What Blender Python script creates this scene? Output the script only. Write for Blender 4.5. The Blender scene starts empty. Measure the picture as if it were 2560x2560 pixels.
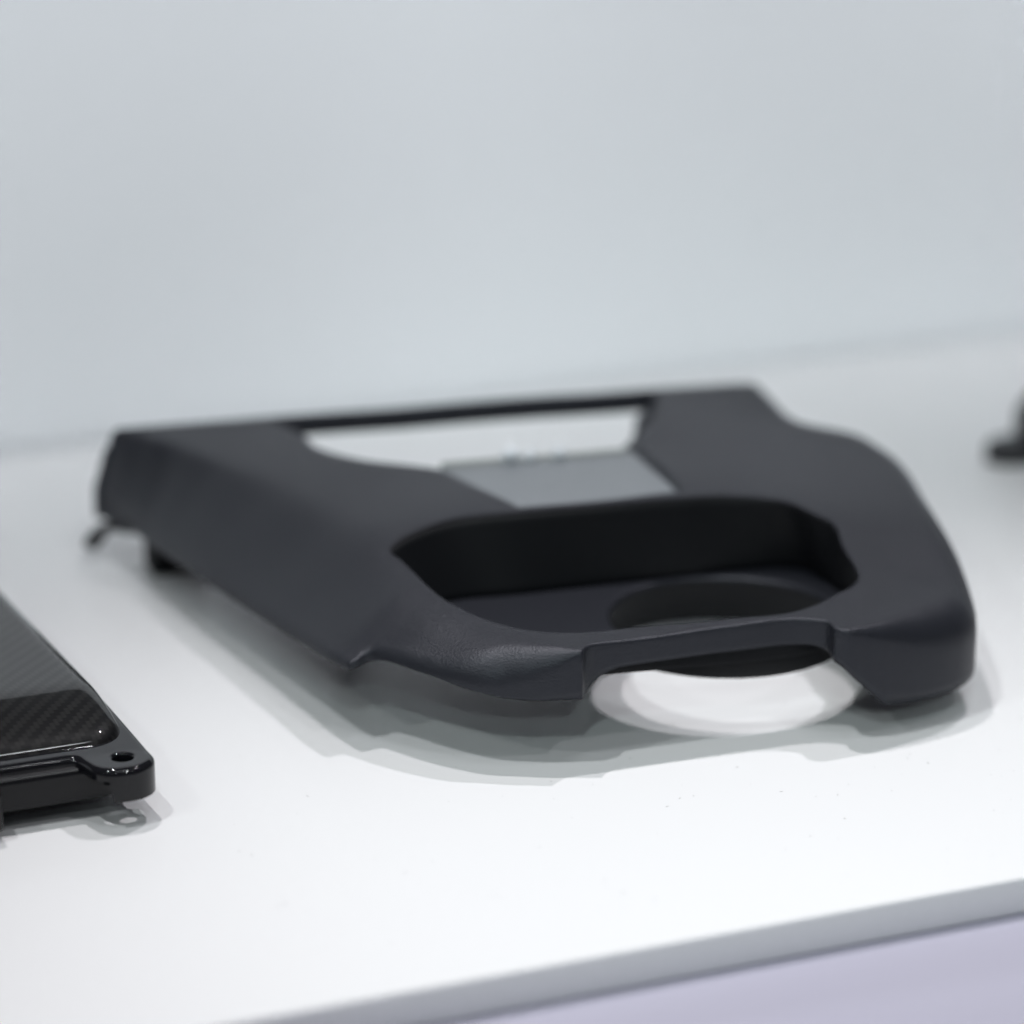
import bpy, bmesh, math, random
import numpy as np
from mathutils import Vector, Matrix, geometry

random.seed(7)
C = bpy.context.scene.collection
scene = bpy.context.scene
MM = 0.001

# ------------------------------------------------------------------ camera
cam_d = bpy.data.cameras.new("camera")
cam = bpy.data.objects.new("camera", cam_d)
C.objects.link(cam)
cam.location = (-0.35379, -0.86264, 0.36150)
cam.rotation_euler = (math.radians(90 - 18.700), 0, -math.radians(22.300))
cam_d.sensor_fit = 'HORIZONTAL'
cam_d.sensor_width = 24.0
cam_d.lens = 79.688
cam_d.clip_start = 0.02
cam_d.clip_end = 50
cam_d.dof.use_dof = True
cam_d.dof.focus_distance = 0.904
cam_d.dof.aperture_fstop = 2.8
cam_d.dof.aperture_blades = 0
scene.camera = cam

# ------------------------------------------------------------------ light
world = bpy.data.worlds.new("World")
scene.world = world
world.use_nodes = True
bg = world.node_tree.nodes["Background"]
bg.inputs[0].default_value = (0.88, 0.91, 1.0, 1)
bg.inputs[1].default_value = 0.07

TARGET = Vector((0.01, -0.06, 0.0))
def spot(shift, dist, power, size_deg, blend, radius, color, aim=TARGET):
    # shift: where the shadow of a point one unit up falls; the lamp hangs the opposite way
    d = Vector((-shift[0], -shift[1], 1.0)).normalized()
    l = bpy.data.lights.new("ceiling_spot", 'SPOT')
    l.energy = power; l.spot_size = math.radians(size_deg); l.spot_blend = blend
    l.shadow_soft_size = radius; l.color = color
    o = bpy.data.objects.new("ceiling_spot", l); C.objects.link(o)
    o.location = TARGET + d * dist
    o.rotation_euler = (o.location - Vector(aim)).to_track_quat('Z', 'Y').to_euler()
    return o
spot((0.08, -0.24), 2.2, 73, 20, 1.0, 0.016, (0.99, 0.965, 0.98), (-0.01, -0.23, 0))
spot((-0.36, -0.24), 2.4, 76, 20, 1.0, 0.018, (0.98, 0.96, 1.0), (-0.04, -0.23, 0))
spot((0.40, 0.12), 2.3, 50, 19, 1.0, 0.016, (0.95, 1.0, 1.0), (0.03, -0.20, 0))
spot((0.50, 1.05), 2.7, 32, 11, 1.0, 0.022, (0.85, 1.0, 0.985), (0.08, -0.05, 0))
spot((0.58, 1.75), 2.9, 30, 10, 1.0, 0.024, (0.85, 1.0, 0.985), (0.085, -0.05, 0))
spot((0.95, 0.30), 2.6, 17, 26, 1.0, 0.022, (0.92, 1.0, 0.98), (0.0, -0.10, 0))
spot((-0.22, 0.62), 2.5, 16, 26, 1.0, 0.022, (0.96, 0.98, 1.0), (0.0, -0.12, 0))
# small lamps far up in the hall: hardly any light here, but they glint in gloss paint
for hx, hy, hz in ((-1.6, -2.4, 2.6), (-0.9, -2.9, 2.9), (0.3, -3.2, 2.7), (1.3, -2.6, 3.0), (-2.2, -1.2, 2.8), (-0.5, -1.7, 3.1), (-1.3, -0.4, 2.9), (0.6, -0.9, 3.3)):
    l = bpy.data.lights.new("hall_lamp", 'POINT'); l.energy = 3.2; l.shadow_soft_size = 0.026; l.color = (0.95, 0.97, 1.0)
    o = bpy.data.objects.new("hall_lamp", l); C.objects.link(o); o.location = (hx, hy, hz)
def area(loc, aim, sx, sy, power, color):
    l = bpy.data.lights.new("light_panel", 'AREA')
    l.shape = 'RECTANGLE'; l.size = sx; l.size_y = sy; l.energy = power; l.color = color
    o = bpy.data.objects.new("light_panel", l); C.objects.link(o)
    o.location = loc
    o.rotation_euler = (Vector(loc) - Vector(aim)).to_track_quat('Z', 'Y').to_euler()
    return o
# added fill: a row of unseen narrow spots to brighten the back wall
for k in range(11):
    wx = -1.05 + 0.25 * k
    l = bpy.data.lights.new("wall_fill_spot", 'SPOT'); l.energy = 62; l.spot_size = math.radians(18.5); l.spot_blend = 1.0
    l.shadow_soft_size = 0.05; l.color = (0.94, 0.975, 1.0)
    o = bpy.data.objects.new("wall_fill_spot", l); C.objects.link(o); o.location = (wx, -1.15, 1.60)
    o.rotation_euler = (o.location - Vector((wx, 0.25, 0.175))).to_track_quat('Z', 'Y').to_euler()
area((0.05, -0.62, 2.35), (0.02, -0.08, 0.0), 0.8, 0.08, 3.6, (0.93, 0.97, 1.0))

scene.cycles.use_denoising = True
scene.cycles.denoising_input_passes = 'RGB_ALBEDO'
scene.view_settings.view_transform = 'Standard'
scene.view_settings.look = 'None'
scene.view_settings.exposure = 0.0
scene.view_settings.gamma = 1.0

# ------------------------------------------------------------------ materials
def mat(name, color, rough=0.5, **kw):
    m = bpy.data.materials.new(name); m.use_nodes = True
    b = m.node_tree.nodes["Principled BSDF"]
    b.inputs["Base Color"].default_value = (*color, 1)
    b.inputs["Roughness"].default_value = rough
    for k, v in kw.items():
        b.inputs[k.replace('_', ' ')].default_value = v
    return m
def nt(m):
    return m.node_tree.nodes, m.node_tree.links, m.node_tree.nodes["Principled BSDF"]
def mathn(N, L, op, a, b=None, c=None):
    n = N.new('ShaderNodeMath'); n.operation = op
    for i, v in enumerate((a, b, c)):
        if v is None: continue
        if isinstance(v, (int, float)): n.inputs[i].default_value = v
        else: L.new(v, n.inputs[i])
    return n.outputs[0]

def grain_plastic(name, color, rough, bump, scale=1150):
    m = mat(name, color, rough)
    N, L, b = nt(m)
    tc = N.new('ShaderNodeTexCoord')
    v = N.new('ShaderNodeTexVoronoi'); v.feature = 'SMOOTH_F1'; v.inputs['Scale'].default_value = scale
    v.inputs['Smoothness'].default_value = 0.6
    n1 = N.new('ShaderNodeTexNoise'); n1.inputs['Scale'].default_value = scale * 0.9; n1.inputs['Detail'].default_value = 3
    L.new(tc.outputs['Object'], v.inputs['Vector']); L.new(tc.outputs['Object'], n1.inputs['Vector'])
    h = mathn(N, L, 'ADD', v.outputs['Distance'], mathn(N, L, 'MULTIPLY', n1.outputs['Fac'], 0.8))
    bm_ = N.new('ShaderNodeBump'); bm_.inputs['Strength'].default_value = bump; bm_.inputs['Distance'].default_value = 0.0002
    L.new(h, bm_.inputs['Height']); L.new(bm_.outputs[0], b.inputs['Normal'])
    n2 = N.new('ShaderNodeTexNoise'); n2.inputs['Scale'].default_value = 18; n2.inputs['Detail'].default_value = 4
    L.new(tc.outputs['Object'], n2.inputs['Vector'])
    mr = N.new('ShaderNodeMapRange'); mr.inputs[3].default_value = rough - 0.04; mr.inputs[4].default_value = rough + 0.05
    L.new(n2.outputs['Fac'], mr.inputs[0]); L.new(mr.outputs[0], b.inputs['Roughness'])
    return m
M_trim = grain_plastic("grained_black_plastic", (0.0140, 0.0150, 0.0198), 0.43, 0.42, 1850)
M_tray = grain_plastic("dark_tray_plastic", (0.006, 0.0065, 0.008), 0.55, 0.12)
M_trim.node_tree.nodes["Principled BSDF"].inputs["Specular IOR Level"].default_value = 0.43
M_trim.node_tree.nodes["Principled BSDF"].inputs["Specular Tint"].default_value = (0.89, 0.91, 1.0, 1)
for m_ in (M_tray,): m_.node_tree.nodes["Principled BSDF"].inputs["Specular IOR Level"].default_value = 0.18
M_clip = mat("black_spring_steel", (0.012, 0.012, 0.013), 0.45)
M_plate = grain_plastic("satin_grey_plate", (0.185, 0.20, 0.215), 0.42, 0.05)
M_ridge = mat("grey_green_edge", (0.27, 0.285, 0.27), 0.5)
M_clip_glint = mat("pale_clip_glint", (0.86, 0.89, 0.93), 0.22)  # pale colour stands in for bright reflections on the metal clips
M_gloss = mat("gloss_black_plastic", (0.007, 0.007, 0.009), 0.07, Specular_IOR_Level=0.4)
M_side = mat("semi_gloss_black_plastic", (0.008, 0.008, 0.0095), 0.24, Specular_IOR_Level=0.32)
M_right = mat("satin_black_plastic", (0.012, 0.012, 0.015), 0.4)

def white_board(name, color, rough, var=0.02, stretch=(6, 6, 6)):
    m = mat(name, color, rough)
    N, L, b = nt(m)
    tc = N.new('ShaderNodeTexCoord'); mp = N.new('ShaderNodeMapping'); mp.inputs['Scale'].default_value = stretch
    n = N.new('ShaderNodeTexNoise'); n.inputs['Scale'].default_value = 1.0; n.inputs['Detail'].default_value = 5
    L.new(tc.outputs['Object'], mp.inputs[0]); L.new(mp.outputs[0], n.inputs['Vector'])
    mx = N.new('ShaderNodeMix'); mx.data_type = 'RGBA'
    mx.inputs[6].default_value = (*[c * (1 - var) for c in color], 1)
    mx.inputs[7].default_value = (*[min(1, c * (1 + var)) for c in color], 1)
    L.new(n.outputs['Fac'], mx.inputs[0]); L.new(mx.outputs[2], b.inputs['Base Color'])
    return m
M_shelf = white_board("white_lacquer", (0.81, 0.81, 0.815), 0.42, 0.012)
M_wall = white_board("white_wall_paint", (0.815, 0.842, 0.862), 0.6, 0.03, (3.5, 3.5, 3.5))  # broad tone blotches in the colour stand in for uneven wall lighting
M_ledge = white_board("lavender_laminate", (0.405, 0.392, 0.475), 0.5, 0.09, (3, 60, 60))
M_dust = mat("dust", (0.30, 0.29, 0.29), 0.9)

def carbon_mat():
    m = mat("clear_coated_carbon_weave", (0.01, 0.01, 0.011), 0.45, Specular_IOR_Level=0.1, Coat_Weight=1.0, Coat_Roughness=0.015, Coat_IOR=1.31)
    N, L, b = nt(m)
    tc = N.new('ShaderNodeTexCoord'); sp = N.new('ShaderNodeSeparateXYZ')
    L.new(tc.outputs['Object'], sp.inputs[0])
    cell = 0.00135
    u = mathn(N, L, 'DIVIDE', sp.outputs[0], cell); v = mathn(N, L, 'DIVIDE', sp.outputs[1], cell)
    s = mathn(N, L, 'SUBTRACT', mathn(N, L, 'FLOOR', u), mathn(N, L, 'FLOOR', v))
    k = mathn(N, L, 'FLOORED_MODULO', s, 4.0)
    w = mathn(N, L, 'LESS_THAN', k, 1.5)
    # weave sheen is put into the colour: light tows brighten mid-width
    fu = mathn(N, L, 'FRACT', u); fv = mathn(N, L, 'FRACT', v)
    def hump(f):
        return mathn(N, L, 'SINE', mathn(N, L, 'MULTIPLY', f, math.pi))
    hu = hump(fu); hv = hump(fv)
    mixh = N.new('ShaderNodeMix'); mixh.data_type = 'FLOAT'
    L.new(w, mixh.inputs[0]); L.new(hv, mixh.inputs[2]); L.new(hu, mixh.inputs[3])
    rmp = N.new('ShaderNodeMix'); rmp.data_type = 'RGBA'
    rmp.inputs[6].default_value = (0.003, 0.003, 0.0035, 1); rmp.inputs[7].default_value = (0.014, 0.0138, 0.0135, 1)
    f = mathn(N, L, 'MULTIPLY', w, mathn(N, L, 'ADD', 0.55, mathn(N, L, 'MULTIPLY', mixh.outputs[0], 0.45)))
    L.new(f, rmp.inputs[0]); L.new(rmp.outputs[2], b.inputs['Base Color'])
    return m
M_carbon = carbon_mat()

# ------------------------------------------------------------------ helpers
def link(name, me, material, parent=None, smooth=True):
    o = bpy.data.objects.new(name, me); C.objects.link(o)
    me.materials.append(material)
    if smooth:
        me.polygons.foreach_set("use_smooth", [True] * len(me.polygons))
    if parent is not None: o.parent = parent
    return o
def from_bm(name, bm, material, parent=None, smooth=True):
    bmesh.ops.recalc_face_normals(bm, faces=bm.faces)
    me = bpy.data.meshes.new(name); bm.to_mesh(me); bm.free()
    return link(name, me, material, parent, smooth)
def thing(name, label, cat, loc=(0, 0, 0)):
    o = bpy.data.objects.new(name, None); C.objects.link(o)
    o.location = loc; o.empty_display_size = 0.02
    o['label'] = label; o['category'] = cat
    return o
def bm_box(bm, x0, x1, y0, y1, z0, z1, bevel=0.0, seg=3):
    r = bmesh.ops.create_cube(bm, size=1.0)
    vs = r['verts']
    for v in vs:
        v.co = Vector((x0 + (v.co.x + .5) * (x1 - x0), y0 + (v.co.y + .5) * (y1 - y0), z0 + (v.co.z + .5) * (z1 - z0)))
    if bevel > 0:
        es = list({e for v in vs for e in v.link_edges})
        bmesh.ops.bevel(bm, geom=es, offset=bevel, segments=seg, profile=0.5, affect='EDGES')
def solidify(o, t, offset=-1):
    md = o.modifiers.new("thickness", 'SOLIDIFY'); md.thickness = t; md.offset = offset
    md.use_even_offset = False; md.use_rim = True
    return md

def smooth_loop(pts, step, corner=None):
    """Closed loop through pts (rows: x, y, extra...). Chord-length Catmull-Rom; rows flagged in corner stay sharp."""
    P = np.array(pts, float); n = len(P); out = []
    corner = corner or set()
    for i in range(n):
        p0, p1, p2, p3 = P[(i - 1) % n], P[i], P[(i + 1) % n], P[(i + 2) % n]
        d = np.linalg.norm(p2[:2] - p1[:2])
        d0 = max(np.linalg.norm(p1[:2] - p0[:2]), 1e-6); d2 = max(np.linalg.norm(p3[:2] - p2[:2]), 1e-6)
        m1 = (p2 - p1) if i in corner else d * ((p1 - p0) / d0 * d + (p2 - p1) / d * d0) / (d + d0)
        m2 = (p2 - p1) if (i + 1) % n in corner else d * ((p2 - p1) / d * d2 + (p3 - p2) / d2 * d) / (d + d2)
        k = max(1, int(math.ceil(d / step)))
        for j in range(k):
            t = j / k
            a = 2 * t**3 - 3 * t**2 + 1; b = t**3 - 2 * t**2 + t; c_ = -2 * t**3 + 3 * t**2; e = t**3 - t**2
            q = a * p1 + b * m1 + c_ * p2 + e * m2
            q[2:] = p1[2:] * (1 - t) + p2[2:] * t
            out.append(q)
    return np.array(out)
def inside(pts, loop):
    x, y = pts[:, 0], pts[:, 1]; r = np.zeros(len(pts), bool)
    x0, y0 = loop[:, 0], loop[:, 1]; x1, y1 = np.roll(x0, -1), np.roll(y0, -1)
    for a, b, c_, d in zip(x0, y0, x1, y1):
        if b == d: continue
        m = ((b > y) != (d > y)) & (x < (c_ - a) * (y - b) / (d - b) + a)
        r ^= m
    return r
def nearest(pts, loop):
    """distance to a closed loop and the index of the closest vertex"""
    dist = np.empty(len(pts)); idx = np.empty(len(pts), int)
    A = loop[:, :2]; B = np.roll(A, -1, 0); AB = B - A; L2 = (AB**2).sum(1) + 1e-12
    for s in range(0, len(pts), 2000):
        q = pts[s:s + 2000, None, :2]
        t = np.clip(((q - A) * AB).sum(2) / L2, 0, 1)
        dd = ((q - A - t[..., None] * AB)**2).sum(2)
        j = dd.argmin(1)
        dist[s:s + 2000] = np.sqrt(dd[np.arange(len(j)), j])
        idx[s:s + 2000] = np.where(t[np.arange(len(j)), j] > .5, (j + 1) % len(A), j)
    return dist, idx
def normals_in(loop):
    t = np.roll(loop[:, :2], -1, 0) - np.roll(loop[:, :2], 1, 0)
    t /= np.linalg.norm(t, axis=1)[:, None] + 1e-9
    n = np.stack([-t[:, 1], t[:, 0]], 1)
    a = 0.5 * np.sum(loop[:, 0] * np.roll(loop[:, 1], -1) - np.roll(loop[:, 0], -1) * loop[:, 1])
    return n if a > 0 else -n
class ThinPlate:
    def __init__(self, pts, lam=0.5):
        P = np.array(pts, float); self.p = P[:, :2] / 100; n = len(P)
        K = self.k(self.p, self.p) + np.eye(n) * lam * 1e-3
        Q = np.c_[np.ones(n), self.p]
        M = np.block([[K, Q], [Q.T, np.zeros((3, 3))]])
        self.w = np.linalg.solve(M, np.r_[P[:, 2], np.zeros(3)])
    @staticmethod
    def k(a, b):
        r2 = ((a[:, None] - b[None])**2).sum(2)
        return -np.sqrt(r2 + 0.07**2)
    def __call__(self, q):
        q = np.asarray(q, float)[:, :2] / 100
        return self.k(q, self.p) @ self.w[:-3] + np.c_[np.ones(len(q)), q] @ self.w[-3:]

# ------------------------------------------------------------------ setting
bm = bmesh.new(); bm_box(bm, -1.6, 1.9, -0.189, 0.2492, -0.010, 0.0, 0.0007, 2)
o = from_bm("shelf", bm, M_shelf); o['kind'] = 'structure'
bm = bmesh.new(); bm_box(bm, -1.6, 1.9, 0.2525, 0.290, -0.010, 0.215, 0.0008, 2)
o = from_bm("back_wall", bm, M_wall); o['kind'] = 'structure'
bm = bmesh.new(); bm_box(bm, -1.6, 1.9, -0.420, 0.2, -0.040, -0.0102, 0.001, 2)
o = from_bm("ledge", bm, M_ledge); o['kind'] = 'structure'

# ------------------------------------------------------------------ centre console trim
trim = thing("console_cover", "matt black plastic car console cover with a cup holder opening, middle of the shelf", "car console", (0.02, 0.0, 0.0))
TO = Vector((0.02, 0.0, 0.0))

surf = ThinPlate([
    (-13.1, -81.4, 34.0), (-5.3, -70.4, 34.3), (18.3, -76.2, 34.0), (52.5, -77.8, 34.5), (58.9, -90.5, 34.0), (80.4, -62.4, 36.5),
    (83.4, -47.6, 39.2), (85.7, -27.8, 43.0), (79.7, -16.3, 44.5), (50.0, -5.0, 46.0), (1.7, 1.0, 46.0), (-17.1, 4.1, 45.0), (-29.0, 1.9, 43.6),
    (-39.4, -4.5, 41.2), (-35.1, -42.0, 36.8), (-27.0, -57.2, 35.0), (-19.1, -66.5, 34.8),
    (70, -93, 33.5), (96, -86, 32.5), (103, -72, 33), (95, -60, 35), (112, -50, 36.5), (120, -18, 40.5), (132, 20, 42), (133, 36, 42.5), (122, 60, 44),
    (122.9, 90.2, 47.0), (70.5, 97.3, 46.5), (7.1, 111.5, 45.5), (-43.5, 120.5, 45.0), (-84.1, 129.6, 44.0),
    (-22.6, 61.7, 46.0), (-6.7, 43.7, 46.0), (55.7, 45.2, 46.5), (72.3, 55.0, 47.0),
    (-84, 129, 44), (-69, 93, 43), (-57, 60, 42.8), (-47, 25, 42.4), (-41, -4, 41.2), (-37, -40, 36.9), (-27, -57, 35),
    (-84, 60, 42.6), (-74, 0, 40.8), (-64, -38, 37), (-46, -62, 34.5), (-24, -80, 34)], 0.3)
top_face = surf
# the left flange slopes from its lip up to the top face: x, y, lip height, slope
flange_c = [(-92, 165, 26, 9.0), (-88.5, 138, 24, 9.0), (-86.6, 129, 23, 8.5), (-83.6, 117, 19.5, 3.8), (-81.6, 104, 18.6, 2.1), (-80.2, 85.6, 19, 1.45), (*(-77.8, 59.5, 17.3)[:2], 20.2, 1.06), (*(-73.9, 23.6, 18.7)[:2], 21.4, 0.80),
            (*(-70.3, -10.3, 20.3)[:2], 22.9, 0.65), (*(-68.5, -26.4, 21.2)[:2], 23.8, 0.60), (*(-66.7, -38.0, 21.8)[:2], 24.4, 0.56), (*(-64.1, -41.8, 22.3)[:2], 25.0, 0.56), (*(-59.9, -41.9, 23.5)[:2], 26.1, 0.57), (*(-56.9, -46.4, 25.0)[:2], 27.4, 0.60),
            (*(-54.1, -51.5, 25.5)[:2], 27.9, 0.62), (*(-48.3, -60.8, 24.5)[:2], 27.6, 0.64), (*(-38.5, -71.3, 22.0)[:2], 30.0, 0.60), (-31, -74, 32.0, 0.6), (-26.2, -78.4, 34.5, 0.6), (-18, -81, 37, 0.6), (-8, -83, 40, 0.6), (10, -86, 60, 0.6)]
_f = np.array(flange_c)
_t = np.r_[0, np.cumsum(np.hypot(*np.diff(_f[:, :2], axis=0).T))]
_s = np.arange(0, _t[-1], 0.8)
flange = np.c_[[np.interp(_s, _t, _f[:, k]) for k in range(4)]].T
for _ in range(30):
    flange[1:-1] = flange[1:-1] * .5 + .25 * (flange[:-2] + flange[2:])
flange_loop = np.r_[flange, flange[::-1]]
_tan = np.gradient(flange[:, :2], axis=0); _tan /= np.linalg.norm(_tan, axis=1)[:, None]
flange_tan = np.r_[_tan, _tan[::-1]]
def surf_raw(q):
    q = np.asarray(q, float)
    t = top_face(q)
    d, i = nearest(q, flange_loop)
    v = q[:, :2] - flange_loop[i, :2]
    d = np.where(flange_tan[i, 0] * v[:, 1] - flange_tan[i, 1] * v[:, 0] < 0, -np.minimum(d, 3), d)
    z = flange_loop[i, 2] + flange_loop[i, 3] * d
    k = 1.2
    m = np.minimum(t, z)
    return m - k * np.log(np.exp(-(t - m) / k) + np.exp(-(z - m) / k))
# sampled on a fine grid and softened, so no crease is sharper than a moulded part's
GX = np.arange(-104, 152, 1.6); GY = np.arange(-110, 150, 1.6)
_gx, _gy = np.meshgrid(GX, GY)
GZ = surf_raw(np.c_[_gx.ravel(), _gy.ravel()]).reshape(_gx.shape)
def soften(Z, sigma, n=8):
    k = np.exp(-0.5 * (np.arange(-n, n + 1) * 1.6 / sigma)**2); k /= k.sum()
    Q_ = np.pad(Z, n, mode='edge')
    Q_ = sum(w_ * Q_[:, n + o_:Q_.shape[1] - n + o_] for w_, o_ in zip(k, range(-n, n + 1)))
    return sum(w_ * Q_[n + o_:Q_.shape[0] - n + o_] for w_, o_ in zip(k, range(-n, n + 1)))
_w = np.clip((_gy - 55) / 45, 0, 1)
GZ = soften(GZ, 4.2) * (1 - _w) + soften(GZ, 1.1) * _w
def surf(q):
    q = np.asarray(q, float)
    fx = np.clip((q[:, 0] - GX[0]) / 1.6, 1, len(GX) - 3.001); fy = np.clip((q[:, 1] - GY[0]) / 1.6, 1, len(GY) - 3.001)
    ix = fx.astype(int); iy = fy.astype(int); u = fx - ix; v = fy - iy
    def cub(t): return [-.5 * t**3 + t**2 - .5 * t, 1.5 * t**3 - 2.5 * t**2 + 1, -1.5 * t**3 + 2 * t**2 + .5 * t, .5 * t**3 - .5 * t**2]
    cu, cv = cub(u), cub(v)
    return sum(cv[j] * cu[i] * GZ[iy + j - 1, ix + i - 1] for j in range(4) for i in range(4))

# outline rows: x, y, fillet radius, bottom z
def row(p, r, zb): return (p[0], p[1], r, zb)
outer_c = [
    row((-84.1, 129.6, 44.0), 1.5, 14), row((-76.6, 128.3, 44.0), 1.5, 14),
    row((-38.4, 119.8, 45.0), 1.0, 40), row((32.6, 106.5, 46.0), 0.8, 41), row((116.0, 91.0, 47.0), 1.0, 42), row((122.9, 89.7, 47.0), 2, 38),
    row((123.2, 80.5, 46.5), 4, 30),
    row((123.7, 57.2, 43.5), 6, 26), row((136.5, 40, 0), 6, 22), row((138.2, 27, 0), 7, 20), (128.6, -18, 7, 16),
    (120.0, -52, 8.5, 16), (112.8, -72, 9, 15), (109.6, -79.2, 9.5, 12.6), (105.6, -85.2, 9.8, 10.4), (100.3, -89.2, 9.8, 9.6), (94.1, -91.8, 9.4, 9.5),
    (82, -94.3, 7.5, 9.5), (72.3, -95.1, 4.5, 10), (66, -95.0, 2.8, 16), (59.5, -94.0, 1.0, 22.6), (57.6, -92.0, 0.6, 24),
    row((57.6, -86.9, 34.0), 0.8, 25.6), row((55.0, -84.5, 34.0), 0.9, 26.5), row((32.2, -80.2, 34.0), 0.9, 26.5), row((7.9, -79.2, 34.0), 0.9, 26.5), (-1.0, -78.7, 0.9, 26.2), (-4.0, -78.5, 0.9, 25.4), (-6.6, -78.4, 0.9, 24.2),
    (-9.0, -78.7, 0.9, 22.4), (-10.9, -79.6, 0.9, 20.8), (-12.2, -80.7, 0.9, 20.1), (-13.2, -82.0, 0.8, 20),
    row((-19.0, -80.4, 20.0), 4.5, 20), row((-26.2, -78.1, 20.0), 7, 20), row((-33.0, -74.8, 20.6), 7.5, 20.6), row((-38.8, -71.8, 22.0), 6.0, 22), row((-48.5, -61.3, 24.5), 3.2, 24.5),
    row((-54.3, -52.1, 25.5), 2.4, 25.5), row((-57.1, -46.9, 25.0), 2.2, 25), row((-60.1, -42.5, 23.5), 1.6, 23.5), row((-63.9, -43.3, 22.6), 1.1, 22.6), row((-66.0, -43.1, 22.0), 1.0, 22),
    row((-67.0, -38.9, 21.8), 1.6, 21.8), row((-70.5, -10.9, 20.3), 2.2, 20.3), row((-74.1, 23.0, 18.7), 2.2, 18.7), row((-78.0, 58.8, 17.3), 2.2, 17.3), row((-80.4, 85.6, 16.0), 2.2, 16), row((-83.6, 120.2, 14.5), 2.2, 14.5), row((-87.4, 134.3, 14.0), 2, 14)]
corner_o = {i for i, q in enumerate(outer_c) if any(abs(q[0] - c_[0]) + abs(q[1] - c_[1]) < 0.3 for c_ in
    ((-84.1, 129.6, 44.0), (122.9, 89.7, 47.0), (72.3, -95.1), (57.6, -92.0), (-13.2, -82.0), (-66.0, -43.1, 22.0)))}
outer = smooth_loop(outer_c, 0.9, corner_o)

pocket_c = [row(p, 0.4, 0) for p in [
    (-39.4, -4.5, 41.2), (-35.5, -0.6, 42.2), (-29.0, 1.9, 43.6), (-17.1, 4.1, 45.0), (1.5, 0.7, 46.0), (26.8, -2.2, 46.0), (49.8, -5.3, 46.0), (68.7, -9.4, 45.5), (79.7, -16.3, 44.5), (84.8, -26.9, 43.2),
    (86.7, -30.4, 42.2), (83.4, -47.6, 39.2), (81.9, -57.3, 37.5), (79.9, -63.4, 36.4), (75.0, -68.6, 35.6), (69.2, -71.5, 35.0), (61.4, -75.5, 34.7), (52.5, -77.8, 34.5), (34.3, -75.9, 34.3), (4.8, -71.5, 34.3),
    (-5.5, -70.6, 34.4), (-12.0, -69.2, 34.5), (-18.8, -65.9, 34.8), (-26.9, -57.1, 35.2), (-31.9, -48.9, 36.0), (-34.9, -41.4, 36.8), (-38.7, -10.8, 40.5)]]
pocket = smooth_loop(pocket_c, 0.9)

win_c = [row(p, r, 0) for p, r in [
    ((-34.4, 116.5, 45.2), 1.2), ((22.7, 105.8, 46.0), 0.6), ((88.3, 92.8, 46.8), 0.6),
    ((83.1, 81.5, 46.8), 1.0), ((73.3, 62.5, 46.7), 1.0), ((59.0, 43.5, 46.5), 1.0), ((57.6, 32.2, 46.4), 1.0), ((55.3, 6.4, 46.2), 0.8), ((53.8, -1.2, 46.1), 0.6),
    ((27.9, 0.1, 46.0), 0.4), ((3.5, 3.0, 46.0), 0.4), ((-0.7, 23.1, 46.0), 0.8), ((-4.5, 44.5, 46.0), 0.8),
    ((-5.8, 46.7, 46.0), 0.8), ((-10.4, 51.5, 45.9), 0.8), ((-22.2, 63.0, 45.7), 1), ((-26.9, 72.1, 45.5), 1.2), ((-30.6, 86.5, 45.3), 1.5), ((-29.8, 95.9, 45.2), 1.5)]]
corner_w = {0, 2, 8, 10, 12}
win = smooth_loop(win_c, 0.9, corner_w)

loops = [outer, pocket, win]
nrm = [normals_in(outer), -normals_in(pocket), -normals_in(win)]     # pointing into the material
lens = [len(l) for l in loops]
allb = np.concatenate([l[:, :2] for l in loops])

def material_mask(p):
    return inside(p, outer) & ~inside(p, pocket) & ~inside(p, win)
def profile_z(p):
    z = surf(p)
    # every rim rolls over with its own radius
    for l in loops:
        d, i = nearest(p, l)
        # blend the radius of neighbouring rim points so it varies smoothly
        r = l[i, 2]
        u = np.clip(1 - d / np.maximum(r, 1e-3), 0, 1)
        z -= r * (1 - np.sqrt(np.clip(1 - u * u, 0, 1)))
    return z
ring_pts = []
for li, (l, n) in enumerate(zip(loops, nrm)):
    for fr in (0.03, 0.10, 0.20, 0.34, 0.5, 0.7, 0.9, 1.1, 1.4):
        off = np.maximum(l[:, 2], 0.6) * fr
        q = l[:, :2] + n * off[:, None]
        dmin = np.full(len(q), 1e9)
        for l2 in loops:
            d, _ = nearest(q, l2); dmin = np.minimum(dmin, d)
        keep = (dmin > off * 0.93)
        if fr > 0.5: keep &= (np.arange(len(q)) % 2 == 0)
        ring_pts.append(q[keep])
ring_pts = np.concatenate(ring_pts)
ring_pts = ring_pts[material_mask(ring_pts)]
gx, gy = np.meshgrid(np.arange(-92, 142, 2.1), np.arange(-98, 138, 2.1))
gp = np.c_[gx.ravel(), gy.ravel()] + np.random.RandomState(3).uniform(-.25, .25, (gx.size, 2))
gp = gp[material_mask(gp)]
d_all = np.full(len(gp), 1e9)
for l in loops:
    d, i = nearest(gp, l); d_all = np.minimum(d_all, d - np.maximum(l[i, 2], .6) * 1.5)
gp = gp[d_all > 0.6]
pts = np.concatenate([allb, ring_pts, gp])
zz = profile_z(pts)
zz[:len(allb)] = np.concatenate([surf(l) - l[:, 2] for l in loops])
edges = []; s0 = 0
for n in lens:
    edges += [(s0 + i, s0 + (i + 1) % n) for i in range(n)]; s0 += n
res = geometry.delaunay_2d_cdt([Vector((float(a), float(b))) for a, b in pts], edges, [], 0, 1e-5, True)
ov, oe, of, ovo = res[0], res[1], res[2], res[3]
xy = np.array([(v.x, v.y) for v in ov])
src = np.array([o_[0] if len(o_) else -1 for o_ in ovo])
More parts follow.
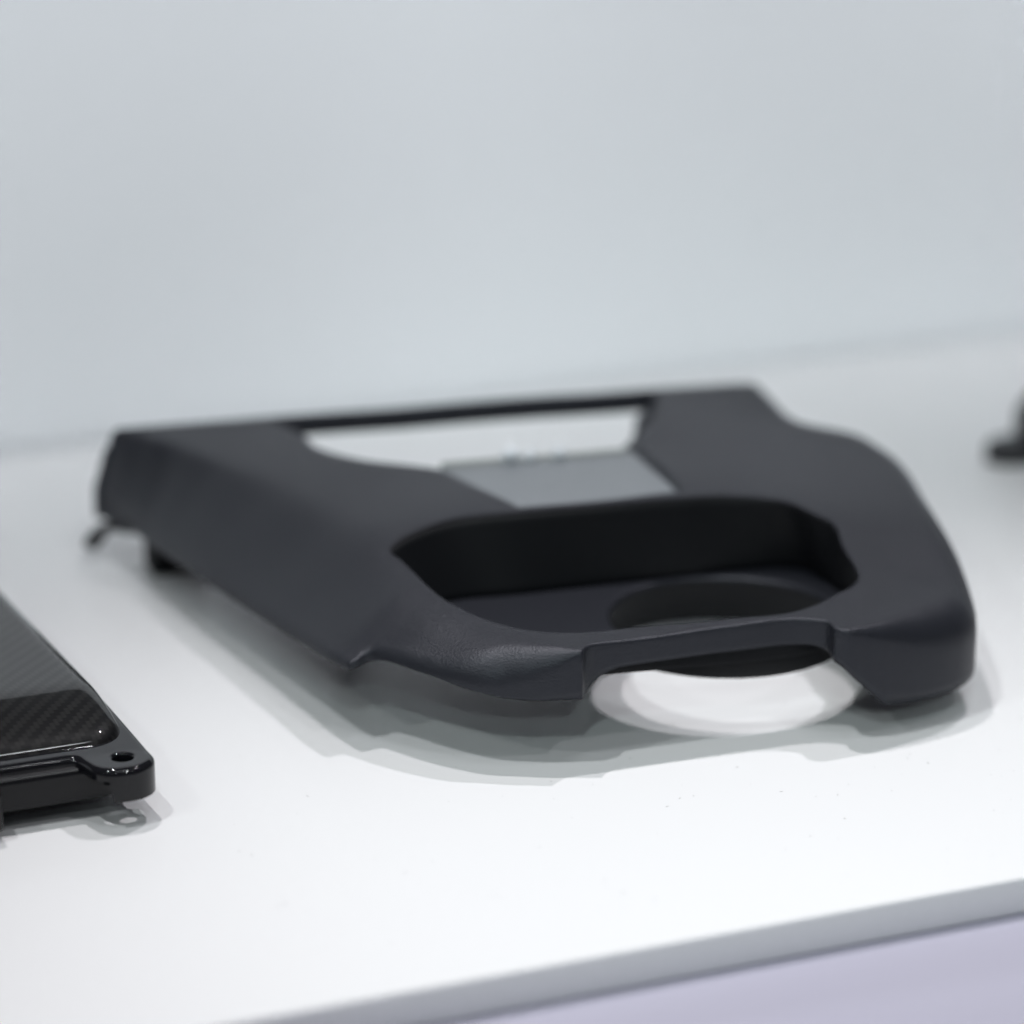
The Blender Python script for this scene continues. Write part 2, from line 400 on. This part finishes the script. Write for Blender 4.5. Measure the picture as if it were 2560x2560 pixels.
z_out = np.where(src >= 0, zz[src], 0)
miss = src < 0
if miss.any(): z_out[miss] = profile_z(xy[miss])
F = np.array([f for f in of])
cen = xy[F].mean(1)
F = F[material_mask(cen)]
V = [(float(x), float(y), float(z)) for (x, y), z in zip(xy, z_out)]
faces = [tuple(int(k) for k in f) for f in F]
# make all top faces look up
fixed = []
for f in faces:
    a, b, c_ = (np.array(V[k][:2]) for k in f)
    cr = (b[0] - a[0]) * (c_[1] - a[1]) - (b[1] - a[1]) * (c_[0] - a[0])
    fixed.append(f if cr > 0 else f[::-1])
faces = fixed
inv = {}
for k, s in enumerate(src):
    if s >= 0 and s not in inv: inv[int(s)] = k
def skirt(start, loop, zbot, levels, lean=0.0, n=None):
    cnt = len(loop); prev = [inv[start + i] for i in range(cnt)]
    ztop = np.array([V[k][2] for k in prev]); zb = np.minimum(zbot, ztop - 0.15)
    for lv in range(1, levels + 1):
        t = lv / levels; cur = []
        for i in range(cnt):
            dx, dy = (n[i] * (-lean[i] * t) if n is not None else (0, 0))
            V.append((float(loop[i, 0] + dx), float(loop[i, 1] + dy), float(ztop[i] * (1 - t) + zb[i] * t))); cur.append(len(V) - 1)
        for i in range(cnt):
            j = (i + 1) % cnt
            faces.append((prev[i], prev[j], cur[j], cur[i]))
        prev = cur
skirt(0, outer, outer[:, 3], 5)
skirt(lens[0], pocket, surf(pocket) - 0.7, 2)
wz = surf(win) - 4.0
# the narrow rear bar is deeper
wz = np.where((nearest(win, np.array([(-34.4, 116.5, 45.2)[:2], (88.3, 92.8, 46.8)[:2]]))[0] < 1.2), surf(win) - 6.6, wz)
right_arm = np.clip((win[:, 0] - 50) / 3, 0, 1) * np.clip((win[:, 1] - 0.5) / 3, 0, 1) * np.clip((90 - win[:, 1]) / 6, 0, 1)
wz = wz - 2.0 * right_arm
skirt(lens[0] + lens[1], win, wz, 3, 6.5 * right_arm, nrm[2])
me = bpy.data.meshes.new("trim_panel")
me.from_pydata([((x * MM) - TO.x, (y * MM) - TO.y, z * MM) for x, y, z in V], [], faces)
bm = bmesh.new(); bm.from_mesh(me); bmesh.ops.recalc_face_normals(bm, faces=bm.faces)
up = max(bm.faces, key=lambda f: f.calc_area() * 0 + f.calc_center_median().z)
if up.normal.z < 0: bmesh.ops.reverse_faces(bm, faces=bm.faces)
bm.to_mesh(me); bm.free()
panel = link("trim_panel", me, M_trim, trim)
solidify(panel, 0.0018)

# ---- storage tray: drafted walls, floor with a round cup opening
def P(x, y, z): return Vector((x * MM - TO.x, y * MM - TO.y, z * MM))
FZ = 22.0
cupc = np.array([48.2, -43.2]); cupR = 33.0; cupb = np.array([49.2, -38.8])
floor_c = [(-30, -8), (-26, -4.5), (-18.3, -2.6), (-0.6, -4.6), (25.4, -6.6), (55, -8.6), (75, -11.2), (83.5, -13.6), (87, -17), (88, -24), (87.5, -34), (86.5, -50), (84, -64), (75, -73), (60, -77.4), (30, -77.0), (5, -72), (-14, -68), (-24, -56), (-29, -36)]
floor_l = smooth_loop([(x, y, 0, 0) for x, y in floor_c], 1.2)
def resample(loop, n, ang0):
    # resample by direction seen from the tray middle so both loops pair up
    c0 = np.array([28.0, -35.0]); d = loop[:, :2] - c0
    a = np.unwrap(np.arctan2(d[:, 1], d[:, 0]))
    if a[-1] < a[0]: a = -a; sgn = -1
    else: sgn = 1
    aa = np.r_[a, a[0] + 2 * np.pi]; xx = np.r_[loop[:, 0], loop[0, 0]]; yy = np.r_[loop[:, 1], loop[0, 1]]
    t = np.linspace(0, 2 * np.pi, n, endpoint=False)
    tgt = sgn * t
    tgt = aa[0] + np.mod(tgt - aa[0], 2 * np.pi)
    order = np.argsort(aa)
    return np.c_[np.interp(tgt, aa[order], xx[order]), np.interp(tgt, aa[order], yy[order])]
NT = 420
rp = resample(pocket, NT, 0); fp = resample(floor_l, NT, 0)
rz = surf(rp) - 0.7
bm = bmesh.new(); prev = None; first = None
levels = 10
for lv in range(levels + 1):
    t = lv / levels
    # small fillet where wall meets floor
    q = rp * (1 - t) + fp * t; z = rz * (1 - t) + FZ * t
    cur = [bm.verts.new(P(q[i, 0], q[i, 1], z[i])) for i in range(NT)]
    if prev:
        for i in range(NT):
            j = (i + 1) % NT; bm.faces.new((prev[i], prev[j], cur[j], cur[i]))
    prev = cur
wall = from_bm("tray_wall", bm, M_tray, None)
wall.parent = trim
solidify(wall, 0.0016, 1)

NC = 160
ca = np.linspace(0, 2 * np.pi, NC, endpoint=False)
cup = np.c_[cupc[0] + cupR * np.cos(ca), cupc[1] + cupR * np.sin(ca)]
gx, gy = np.meshgrid(np.arange(-30, 92, 4.0), np.arange(-84, 0, 4.0)); g = np.c_[gx.ravel(), gy.ravel()]
g = g[inside(g, fp)]; dd, _ = nearest(g, np.c_[fp, fp]); dc = np.hypot(g[:, 0] - cupc[0], g[:, 1] - cupc[1])
g = g[(dd > 2) & (dc > cupR + 3.2)]
collar = []
for rr in (0.3, 0.8, 1.6, 2.4): collar.append(np.c_[cupc[0] + (cupR + rr) * np.cos(ca), cupc[1] + (cupR + rr) * np.sin(ca)])
collar = np.concatenate(collar); keepc = inside(collar, fp); dcl, _ = nearest(collar, np.c_[fp, fp]); collar = collar[keepc & (dcl > 0.4)]
fl_in = fp
pts2 = np.concatenate([fl_in, cup, collar, g])
ed2 = [(i, (i + 1) % NT) for i in range(NT)] + [(NT + i, NT + (i + 1) % NC) for i in range(NC)]
r2 = geometry.delaunay_2d_cdt([Vector((float(a), float(b))) for a, b in pts2], ed2, [], 0, 1e-5, False)
xy2 = np.array([(v.x, v.y) for v in r2[0]]); F2 = np.array([f for f in r2[2]])
c2 = xy2[F2].mean(1); F2 = F2[inside(c2, fp) & (np.hypot(c2[:, 0] - cupc[0], c2[:, 1] - cupc[1]) > cupR * 0.9995)]
dC = np.hypot(xy2[:, 0] - cupc[0], xy2[:, 1] - cupc[1]) - cupR
z2 = FZ - 1.2 * (1 - np.sqrt(np.clip(1 - np.clip(1 - dC / 1.6, 0, 1)**2, 0, 1)))
me = bpy.data.meshes.new("tray_floor")
me.from_pydata([tuple(P(x, y, z)) for (x, y), z in zip(xy2, z2)], [], [tuple(int(k) for k in f) for f in F2])
bm = bmesh.new(); bm.from_mesh(me); bmesh.ops.recalc_face_normals(bm, faces=bm.faces)
bm.faces.ensure_lookup_table()
if bm.faces[0].normal.z < 0: bmesh.ops.reverse_faces(bm, faces=bm.faces)
bm.to_mesh(me); bm.free()
fl = link("tray_floor", me, M_trim, trim)

# cup holder ring, slightly flared
bm = bmesh.new(); prof = [(33.0, 20.8), (33.6, 19.6), (34.6, 17.6), (35.8, 15.8), (37.0, 15.5), (37.4, 16.0), (36.6, 18.0), (35.6, 20.0), (34.8, 21.2)]
rows = []
def ring_drop(a):
    # the lower edge of the ring runs deeper at the back
    c_ = math.cos(a) * 0.38 + math.sin(a) * 0.925
    t = min(1.0, max(0.0, (c_ + 0.15) / 0.9)); return 10.0 * t * t * (3 - 2 * t)
for r_, z_ in prof:
    rows.append([bm.verts.new(P(*(cupc + (cupb - cupc) * min(1, max(0, (21.0 - z_) / 5.0)) + r_ * np.array([math.cos(a), math.sin(a)])), z_ - ring_drop(a) * min(1, max(0, (21.0 - z_) / 5.0)))) for a in ca])
for a_, b_ in zip(rows, rows[1:]):
    for i in range(NC):
        j = (i + 1) % NC; bm.faces.new((a_[i], a_[j], b_[j], b_[i]))
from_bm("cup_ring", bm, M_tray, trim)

# grey insert plate behind the tray, its rear ridge and three bright clips
pl = [(-3.2, 50.2, 44.9), (4.4, 4.6, 44.9), (53.8, -1.3, 44.9), (59.9, 27.7, 44.9), (59.8, 42.4, 44.9)]
def slab(poly, z0, z1, bevel=0.4):
    bm = bmesh.new()
    bot = [bm.verts.new(P(p[0], p[1], z0)) for p in poly]; top = [bm.verts.new(P(p[0], p[1], z1)) for p in poly]
    bm.faces.new(top); bm.faces.new(bot[::-1]); n = len(poly)
    for i in range(n): bm.faces.new((bot[i], bot[(i + 1) % n], top[(i + 1) % n], top[i]))
    if bevel: bmesh.ops.bevel(bm, geom=[e for e in bm.edges], offset=bevel * MM, segments=2, profile=.5, affect='EDGES')
    return bm
plate = from_bm("insert_plate", slab(pl, 43.0, 44.6, 0.3), M_plate, trim, smooth=False)
a_, b_ = np.array((-3.2, 51.1, 44.9)[:2]), np.array((57.5, 42.5, 44.9)[:2])
dr = (b_ - a_) / np.linalg.norm(b_ - a_); nn = np.array([-dr[1], dr[0]])
L_ = np.linalg.norm(b_ - a_)
def onridge(t, w): q = a_ + dr * t * L_ + nn * w; return (q[0], q[1])
ridge = from_bm("rear_ridge", slab([onridge(0.02, 0.2), onridge(0.98, 0.2), onridge(0.98, 2.0), onridge(0.02, 2.0)], 42.5, 45.5, 0.4), M_ridge, plate)
def clip_mesh(w, h, d):
    bm = bmesh.new(); bm_box(bm, -w / 2, w / 2, -d / 2, d / 2, 0, h, min(w, d, h) * 0.3, 3)
    # a raised round head on the bent tab
    bmesh.ops.create_uvsphere(bm, u_segments=16, v_segments=8, radius=w * 0.42, matrix=Matrix.Translation((0, -d * .2, h)))
    return bm
for t, w, h, mt in ((0.37, 5.4, 2.6, M_clip_glint), (0.47, 3.4, 1.8, M_clip_glint), (0.62, 3.8, 1.9, M_clip_glint)):
    q = onridge(t, 0.4)
    cl = from_bm("metal_clip", clip_mesh(w * MM, h * MM, 2.2 * MM), mt, plate)
    cl.location = P(q[0], q[1], 44.8)
    cl.rotation_euler = (0, 0, math.atan2(dr[1], dr[0]))

# spring clip hanging at the rear left corner
def tube(path, radius, flat=1.0, seg=10):
    bm = bmesh.new(); rows = []
    n = len(path)
    for k, p in enumerate(path):
        p = Vector(p); a = Vector(path[max(0, k - 1)]); b = Vector(path[min(n - 1, k + 1)])
        t = (b - a).normalized(); s = t.cross(Vector((0, 0, 1))).normalized(); u = s.cross(t)
        rr = radius[k] if isinstance(radius, (list, tuple)) else radius
        rows.append([bm.verts.new(p + s * math.cos(2 * math.pi * i / seg) * rr * flat + u * math.sin(2 * math.pi * i / seg) * rr) for i in range(seg)])
    for x, y in zip(rows, rows[1:]):
        for i in range(seg): bm.faces.new((x[i], x[(i + 1) % seg], y[(i + 1) % seg], y[i]))
    bm.faces.new(rows[0][::-1]); bm.faces.new(rows[-1])
    return bm
hook = [(-79.4, 122.9, 12.0), (-81.6, 128.8, 11.5), (-83.8, 131.3, 11.0), (-85.6, 132.6, 10.0), (-87.8, 131.4, 8.8), (-90.0, 129.3, 7.6), (-91.9, 127.4, 6.6)]
hp = smooth_loop([(h[0], h[1], h[2], 0) for h in hook], 0.8, set(range(0, 7)))
hook_path = [P(*h) for h in hook]
from_bm("spring_clip", tube(hook_path, [1.7 * MM] * 6 + [1.5 * MM], 1.7), M_clip, trim)

# hollow mounting bosses under the panel, standing on the shelf
def boss(x, y, z1, r, name="mounting_boss"):
    bm = bmesh.new(); rows = []
    prof = [(r * .45, z1 * .3), (r * .45, 0.0), (r * 0.9, 0.0), (r, 0.5), (r * 1.05, z1 * .6), (r * 1.35, z1 * .93), (r * 1.5, z1)]
    for rr, z in prof: rows.append([bm.verts.new(P(x + rr * math.cos(k * math.pi / 14), y + rr * math.sin(k * math.pi / 14), z)) for k in range(28)])
    for a, b in zip(rows, rows[1:]):
        for i in range(28): bm.faces.new((a[i], a[(i + 1) % 28], b[(i + 1) % 28], b[i]))
    bm.faces.new(rows[0])
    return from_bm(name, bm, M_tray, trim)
bm = bmesh.new(); bm_box(bm, *[(v * MM - TO.x) for v in (-76.5, -60)], *[v * MM for v in (109, 121)], 0, 17 * MM, 1.2 * MM, 3)
from_bm("mounting_bracket", bm, M_tray, trim)
boss(108, 62, 40, 5.0)
boss(98, -22, 34, 4.0)
boss(-36, 40, 40, 4.5)

# ------------------------------------------------------------------ carbon cover, front left
cov = thing("carbon_cover", "glossy black carbon fibre cover with a screw lug, cut off by the left edge", "carbon panel", (-0.2, 0.0, 0.0))
CO = Vector((-0.2, 0, 0))
def Q(x, y, z): return Vector((x * MM - CO.x, y * MM - CO.y, z * MM))
# lid: plan outline with rounded corners, crown that rolls down to the rim
def rounded_poly(pts, rad, step=1.2):
    out = []
    n = len(pts)
    for i in range(n):
        p = np.array(pts[i][:2], float); a = np.array(pts[i - 1][:2], float); b = np.array(pts[(i + 1) % n][:2], float); r = rad[i]
        d1 = (a - p) / np.linalg.norm(a - p); d2 = (b - p) / np.linalg.norm(b - p)
        ang = math.acos(np.clip(d1 @ d2, -1, 1)); t = r / math.tan(ang / 2)
        s = p + d1 * t; e = p + d2 * t; bis = (d1 + d2) / np.linalg.norm(d1 + d2); c_ = p + bis * (r / math.sin(ang / 2))
        a0 = math.atan2(*(s - c_)[::-1]); a1 = math.atan2(*(e - c_)[::-1]); da = (a1 - a0 + math.pi) % (2 * math.pi) - math.pi
        k = max(3, int(abs(da) * r / step) + 3)
        out += [c_ + r * np.array([math.cos(a0 + da * j / k), math.sin(a0 + da * j / k)]) for j in range(k + 1)]
    P_ = np.array(out); res = []
    for i in range(len(P_)):
        a, b = P_[i], P_[(i + 1) % len(P_)]; d = np.linalg.norm(b - a)
        if d < 1e-4: continue
        k = max(1, int(d / (step * 2)))
        res += [a + (b - a) * j / k for j in range(k)]
    return np.array(res)
lid_l = rounded_poly([(-132.4, -57.5), (-138.8, 60), (-150, 130), (-320, 130), (-320, -57.5)], [9, 30, 20, 30, 12])
LX, LY = -136.9, -66.2
fl_l = rounded_poly([(-128.2, -74.8), (-129.4, -54), (-136.0, 60), (-146.5, 133.5), (-323, 133.5), (-323, -62), (-148.5, -62), (-145.2, -74.8)], [8.2, 30, 60, 22, 32, 14, 2.5, 8.0])
def lid_z(p):
    # nearly flat, falling away towards the front over the last 28 mm
    d, _ = nearest(p, lid_l)
    t = np.clip((-28 - p[:, 1]) / 29, 0, 1.2)
    z = 24.4 - 6.1 * t**1.7
    u = np.clip(1 - d / 5.5, 0, 1)
    u2 = np.clip(1 - d / 1.2, 0, 1)
    return z - 2.0 * u**2.3 - 0.8 * (1 - np.sqrt(1 - u2 * u2))
def cap(loop, zf, radii, grid, material, name, parent, zb, conv, hole=None):
    n = normals_in(loop); rp_ = []
    for off in radii:
        q = loop + n * off; d, _ = nearest(q, loop); rp_.append(q[d > off * .93])
    rp_ = np.concatenate(rp_)
    x0, y0 = loop.min(0); x1, y1 = loop.max(0)
    gx, gy = np.meshgrid(np.arange(x0, x1, grid), np.arange(y0, y1, grid)); g = np.c_[gx.ravel(), gy.ravel()]
    g = g[inside(g, loop)]; d, _ = nearest(g, loop); g = g[d > max(radii) + grid * .3]
    N_ = len(loop); ed_ = [(i, (i + 1) % N_) for i in range(N_)]
    if hole is not None:
        hx, hy, hr = hole; ha = np.linspace(0, 2 * np.pi, 48, endpoint=False); H_ = 48
        hc = np.c_[hx + hr * np.cos(ha), hy + hr * np.sin(ha)]
        hco = np.concatenate([np.c_[hx + (hr + e_) * np.cos(ha), hy + (hr + e_) * np.sin(ha)] for e_ in (.08, .2, .4, .65, .95, 1.4, 2.0, 2.8)])
        far = lambda q: q[np.hypot(q[:, 0] - hx, q[:, 1] - hy) > hr + 3.2]
        p = np.concatenate([loop, hc, hco, far(rp_), far(g)])
        ed_ += [(N_ + i, N_ + (i + 1) % 48) for i in range(48)]
    else:
        p = np.concatenate([loop, rp_, g])
    rs = geometry.delaunay_2d_cdt([Vector((float(a), float(b))) for a, b in p], ed_, [], 0, 1e-5, True)
    xy_ = np.array([(v.x, v.y) for v in rs[0]]); F_ = np.array([f for f in rs[2]]); F_ = F_[inside(xy_[F_].mean(1), loop)]
    if hole is not None:
        cf = xy_[F_].mean(1); F_ = F_[np.hypot(cf[:, 0] - hx, cf[:, 1] - hy) > hr * .999]
    z_ = zf(xy_)
    vs = [tuple(conv(x, y, z)) for (x, y), z in zip(xy_, z_)]; fs = [tuple(int(k) for k in f) for f in F_]
    iv = {}
    for k, o_ in enumerate(rs[3]):
        if o_: iv.setdefault(o_[0], k)
    prev = [iv[i] for i in range(N_)]
    base = len(vs); cur = []
    for i in range(N_):
        vs.append(tuple(conv(loop[i, 0], loop[i, 1], zb(loop[i]) if callable(zb) else zb))); cur.append(base + i)
    for i in range(N_): fs.append((prev[i], prev[(i + 1) % N_], cur[(i + 1) % N_], cur[i]))
    if hole is not None:
        prev = [iv[N_ + i] for i in range(48)]; base = len(vs)
        for i in range(48): vs.append(tuple(conv(hc[i, 0], hc[i, 1], 7.8)))
        for i in range(48): fs.append((prev[i], prev[(i + 1) % 48], base + (i + 1) % 48, base + i))
    me = bpy.data.meshes.new(name); me.from_pydata(vs, [], fs)
    bm = bmesh.new(); bm.from_mesh(me); bmesh.ops.recalc_face_normals(bm, faces=bm.faces)
    tp = max(bm.faces, key=lambda f: f.calc_center_median().z)
    if tp.normal.z < 0: bmesh.ops.reverse_faces(bm, faces=bm.faces)
    bm.to_mesh(me); bm.free()
    return link(name, me, material, parent)
cap(lid_l, lid_z, (0.06, 0.15, 0.3, 0.5, 0.8, 1.1, 1.5, 2.0, 2.6, 3.3, 4.1, 5.0, 6.0), 2.5, M_carbon, "carbon_lid", cov, 15.5, Q)
def flange_z(p):
    d, _ = nearest(p, fl_l); t = np.clip((-30 - p[:, 1]) / 30, 0, 1.2)
    z = 18.3 - 1.4 * np.minimum(t, 1.08)**1.2
    hd = np.hypot(p[:, 0] - LX, p[:, 1] - LY) - 2.7
    z -= 0.8 * (1 - np.sqrt(1 - np.clip(1 - hd / 0.9, 0, 1)**2))
    u = np.clip(1 - d / 1.8, 0, 1)
    return z - 1.8 * (1 - np.sqrt(1 - u * u))
cap(fl_l, flange_z, (0.1, 0.3, 0.6, 1.0, 1.4, 1.9, 2.5), 5.0, M_gloss, "flange", cov, lambda q: 7.8 if math.hypot(q[0] - LX, q[1] - LY) < 9.6 else 13.6, Q, (LX, LY, 2.7))
# lower side wall, set in a little from the flange
sw = rounded_poly([(-133, -64.2), (-139, 60), (-149, 130), (-320, 130), (-320, -64.2)], [10, 30, 20, 30, 12])
def side_z(p):
    d, _ = nearest(p, sw); u = np.clip(1 - d / 2.0, 0, 1)
    t = np.clip((-30 - p[:, 1]) / 30, 0, 1.2)
    return 17.6 - 2.6 * t - 2.0 * (1 - np.sqrt(1 - u * u))
cap(sw, side_z, (0.1, 0.3, 0.7, 1.2, 1.8, 2.4), 6.0, M_side, "side_wall", cov, 5.5, Q)
bm = bmesh.new(); bm_box(bm, *[v * MM - CO.x for v in (-176, -170.2)], *[v * MM for v in (-71, -60)], 3 * MM, 14 * MM, 1.0 * MM, 3)
from_bm("side_tab", bm, M_gloss, cov)
for (x, y) in ((-152, -40), (-150, 60), (-300, -30), (-300, 100)):
    bm = bmesh.new(); bmesh.ops.create_cone(bm, cap_ends=True, segments=24, radius1=4 * MM, radius2=5 * MM, depth=8 * MM, matrix=Matrix.Translation(Q(x, y, 4)))
    from_bm("foot", bm, M_side, cov)

# ------------------------------------------------------------------ part at the right edge
brk = thing("corner_bracket", "small blurred black plastic bracket with a flat foot, cut off by the right edge", "bracket", (0.26, 0.11, 0))
bm = bmesh.new()
outl = [(-0.037, 0.003), (-0.034, -0.004), (-0.018, -0.010), (0.03, -0.013), (0.06, -0.013), (0.06, 0.012), (-0.01, 0.012), (-0.032, 0.008)]
bot = [bm.verts.new((x, y, 0.0)) for x, y in outl]; top = [bm.verts.new((x, y, 0.0072)) for x, y in outl]
bm.faces.new(top); bm.faces.new(bot[::-1])
for i in range(len(outl)): bm.faces.new((bot[i], bot[(i + 1) % 8], top[(i + 1) % 8], top[i]))
bmesh.ops.bevel(bm, geom=list(bm.edges), offset=0.0012, segments=3, profile=.5, affect='EDGES')
from_bm("foot_plate", bm, M_right, brk)
bm = bmesh.new()
prof = [(-0.0265, 0.0073), (-0.0255, 0.012), (-0.0275, 0.017), (-0.026, 0.021), (-0.016, 0.030), (0.06, 0.034), (0.06, 0.0073)]
f0 = [bm.verts.new((x, -0.011, z)) for x, z in prof]; f1 = [bm.verts.new((x, 0.001, z)) for x, z in prof]
bm.faces.new(f0); bm.faces.new(f1[::-1])
for i in range(len(prof)): bm.faces.new((f0[i], f1[i], f1[(i + 1) % 7], f0[(i + 1) % 7]))
bmesh.ops.bevel(bm, geom=list(bm.edges), offset=0.0014, segments=3, profile=.5, affect='EDGES')
from_bm("bracket_body", bm, M_right, brk)

# ------------------------------------------------------------------ dust on the shelf
bm = bmesh.new(); rnd = random.Random(11)
for k in range(150):
    x = rnd.uniform(-0.12, 0.16); y = rnd.uniform(-0.175, -0.06) if k < 110 else rnd.uniform(-0.06, 0.2)
    L0 = rnd.choice([0.12, 0.18, 0.25, 0.5, 0.9]) * MM; w = rnd.uniform(0.05, 0.09) * MM
    a = rnd.uniform(0, 6.28); bend = rnd.uniform(-2, 2); pth = []
    for j in range(4):
        pth.append(Vector((x, y, w * 0.8))); x += math.cos(a) * L0 / 3; y += math.sin(a) * L0 / 3; a += bend / 3
    seg = 4; rows = []
    for j, p in enumerate(pth):
        d = (pth[min(3, j + 1)] - pth[max(0, j - 1)]).normalized(); s = Vector((-d.y, d.x, 0))
        rows.append([bm.verts.new(p + s * math.cos(q * math.pi / 2) * w + Vector((0, 0, 1)) * math.sin(q * math.pi / 2) * w * .8) for q in range(seg)])
    for r0, r1 in zip(rows, rows[1:]):
        for q in range(seg): bm.faces.new((r0[q], r0[(q + 1) % seg], r1[(q + 1) % seg], r1[q]))
o = from_bm("dust_specks", bm, M_dust); o['kind'] = 'stuff'
o['label'] = "tiny grey dust specks and fibres scattered over the white shelf"; o['category'] = "dust"
